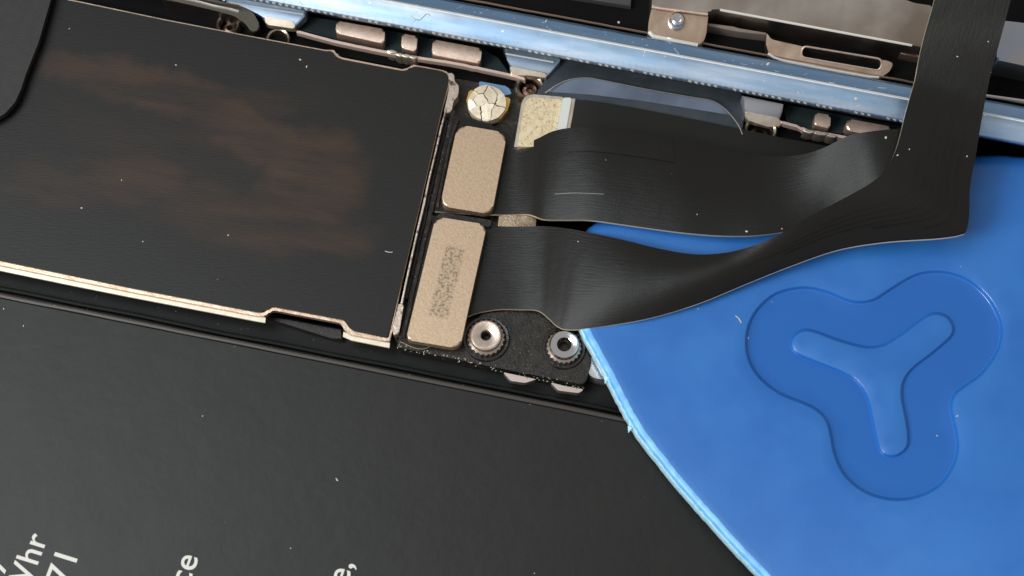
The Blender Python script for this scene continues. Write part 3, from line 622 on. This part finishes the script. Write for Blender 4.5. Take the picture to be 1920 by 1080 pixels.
for t0, i0, i1 in ((.30, 14, 21), (.40, 13, 23), (.50, 12, 22), (.60, 13, 24), (.68, 15, 22), (.80, 16, 23)):
    ribbon('raised_trace', [part_row(r, t0, t0 + .022, .0022) for r in ROWS_B[i0:i1]], rc, FLEX, FLEX, mcount=2, th=.003)
def plate_mat_etched():
    m = PLATE.copy(); m.name = 'etched_champagne_plate'; N, L = nodes_of(m); b = N['Principled BSDF']
    tc = N.new('ShaderNodeTexCoord'); mp = N.new('ShaderNodeMapping'); L.new(tc.outputs['Object'], mp.inputs[0]); mp.inputs['Rotation'].default_value = (0, 0, math.radians(13))
    sx = N.new('ShaderNodeSeparateXYZ'); L.new(mp.outputs[0], sx.inputs[0])
    def bandmask(s, hw):
        a = N.new('ShaderNodeMath'); a.operation = 'ABSOLUTE'; L.new(s, a.inputs[0]); r = N.new('ShaderNodeMapRange'); L.new(a.outputs[0], r.inputs[0])
        r.inputs[1].default_value = hw - .012; r.inputs[2].default_value = hw; r.inputs[3].default_value = 1; r.inputs[4].default_value = 0; return r.outputs[0]
    mm = N.new('ShaderNodeMath'); mm.operation = 'MULTIPLY'; L.new(bandmask(sx.outputs[0], .042), mm.inputs[0]); L.new(bandmask(sx.outputs[1], .145), mm.inputs[1])
    nz = N.new('ShaderNodeTexNoise'); nz.inputs['Scale'].default_value = 95; nz.inputs['Detail'].default_value = 2; L.new(tc.outputs['Object'], nz.inputs['Vector'])
    r = N.new('ShaderNodeMapRange'); L.new(nz.outputs['Fac'], r.inputs[0]); r.inputs[1].default_value = .47; r.inputs[2].default_value = .60; r.inputs[3].default_value = .12; r.inputs[4].default_value = .75
    m2 = N.new('ShaderNodeMath'); m2.operation = 'MULTIPLY'; L.new(mm.outputs[0], m2.inputs[0]); L.new(r.outputs[0], m2.inputs[1])
    mx = N.new('ShaderNodeMix'); mx.data_type = 'RGBA'; L.new(m2.outputs[0], mx.inputs[0])
    old = b.inputs['Base Color'].links[0].from_socket; L.new(old, mx.inputs[6]); mx.inputs[7].default_value = (.20, .155, .12, 1); L.new(mx.outputs[2], b.inputs['Base Color'])
    return m
p1 = prism('connector_plate', rounded([(858, 233), (951, 249), (922, 402), (825, 386)], [22, 22, 20, 20], 8), .055, .013, PLATE, rc, bevel=.007, seg=3); p1['label'] = 'shorter plain champagne connector plate'
p2 = prism('connector_plate', rounded([(817, 406), (913, 421), (862, 654), (761, 637)], [18, 18, 20, 12], 8), .055, .013, plate_mat_etched(), rc, bevel=.007, seg=3); p2['label'] = 'longer champagne connector plate with worn etched patch'

# black tape flap at the upper left
tag(prism('tape_flap', rounded([(-120, -80), (108, -80), (95, 0), (72, 80), (48, 140), (40, 165), (28, 192), (8, 214), (-30, 235), (-120, 250)], 6), lambda u, v: .07, .045, mat('grey_tape', (.020, .021, .021), .5, spec=.4, col2=(.025, .025, .024), nscale=30, bump=.2, bscale=150), None, bevel=.008),
    'dark grey flap of tape with rounded end lying over the shield', 'tape')

# ================================================================== dust and lint, laid on whatever surface is there
bpy.context.view_layer.update(); DG = bpy.context.evaluated_depsgraph_get()
def hit(u, v):
    d = (P(u, v, -1) - CAM).normalized(); ok, loc, nrm, *_ = S.ray_cast(DG, CAM, d); return (loc, nrm) if ok else (None, None)
bm = bmesh.new()
specks = [(130, 54, 2), (330, 122, 2.5), (228, 338, 3), (153, 390, 3), (268, 453, 2.5), (428, 441, 2.5), (408, 524, 1.5), (7, 579, 2.5), (44, 611, 3), (441, 647, 1.5), (380, 780, 2.5), (632, 900, 3), (545, 1028, 2), (1002, 1075, 2),
          (1084, 453, 2), (1307, 402, 2.5), (1400, 434, 4), (1466, 429, 2), (1661, 258, 4), (1683, 291, 3), (1705, 280, 2.5), (1813, 293, 3), (1309, 579, 2.5), (1387, 600, 3), (1403, 634, 3), (1447, 566, 2), (1757, 817, 2.5), (1795, 780, 4), (1801, 500, 2),
          (1795, 106, 3), (1853, 78, 2.5), (1136, 300, 1.5), (575, 125, 4), (563, 112, 4), (1605, 185, 5), (1024, 40, 6), (970, 80, 3), (1440, 120, 6), (1340, 138, 3), (1390, 170, 4), (1160, 42, 4)]
for i in range(18): specks.append((rnd(0, 1920), rnd(0, 1080), rnd(.4, 1.0)))
for i in range(60): u = rnd(500, 1700); specks.append((u, TL(u) + rnd(4, 60), rnd(.8, 2.2)))
for u, v, r in specks:
    p, n = hit(u, v)
    if p is None: continue
    rot = Matrix.Rotation(rnd(0, 6.28), 4, 'Z')
    bmesh.ops.create_icosphere(bm, subdivisions=1, radius=pxr(r * .75), matrix=Matrix.Translation(p + n * .0006) @ rot @ Matrix.Diagonal((1, rnd(.35, .9), rnd(.25, .5), 1)))
def hair(pts, r):
    q = [hit(p.x, p.y) for p in crom([(a, b, 0) for a, b in pts], 5)]; q = [a + b * .0012 for a, b in q if a is not None]; prev = None
    for a, b in zip(q, q[1:]):
        t = (b - a); s = t.cross(Vector((0, 0, 1))).normalized() * pxr(r); up = Vector((0, 0, pxr(r)))
        v = [bm.verts.new(x) for x in (a - s, a + up, a + s, b - s, b + up, b + s)]
        bm.faces.new((v[0], v[3], v[4], v[1])); bm.faces.new((v[1], v[4], v[5], v[2]))
hair([(1040, 364), (1080, 362), (1132, 364)], .3); hair([(1379, 592), (1386, 598), (1390, 606)], 1); hair([(722, 471), (730, 473), (736, 473)], .8); hair([(630, 896), (634, 902)], .8)
hair([(885, 445), (881, 440), (879, 446)], 1); hair([(770, 30), (785, 38), (800, 26), (806, 30)], 1)
for i in range(26):
    u = rnd(520, 1690); v = TL(u) + rnd(6, 58); a = rnd(-.6, 1.2); L_ = rnd(4, 16); hair([(u, v), (u + L_ * .5 * math.cos(a), v + L_ * .5 * math.sin(a) + rnd(-1, 1)), (u + L_ * math.cos(a), v + L_ * math.sin(a))], rnd(.25, .6))
for i in range(60):   # fine crumbs that gather along the seams
    t = random.random(); k = random.choice((0, 1, 2)); u, v = ((t * 720, 515 + t * 143 + rnd(2, 14)), (t * 1170, LIPV(t * 1170) + rnd(-6, 16)), (830 - 75 * t + rnd(0, 16), 230 + 380 * t))[k]
    p, n = hit(u, v)
    if p is not None: bmesh.ops.create_icosphere(bm, subdivisions=1, radius=pxr(rnd(.3, .8)), matrix=Matrix.Translation(p + n * .0004) @ Matrix.Diagonal((1, rnd(.4, .9), .4, 1)))
dust = bm_link('dust', bm, DUST, None, smooth=False); tag(dust, 'fine pale dust and lint scattered over the parts', 'dust', kind='stuff')
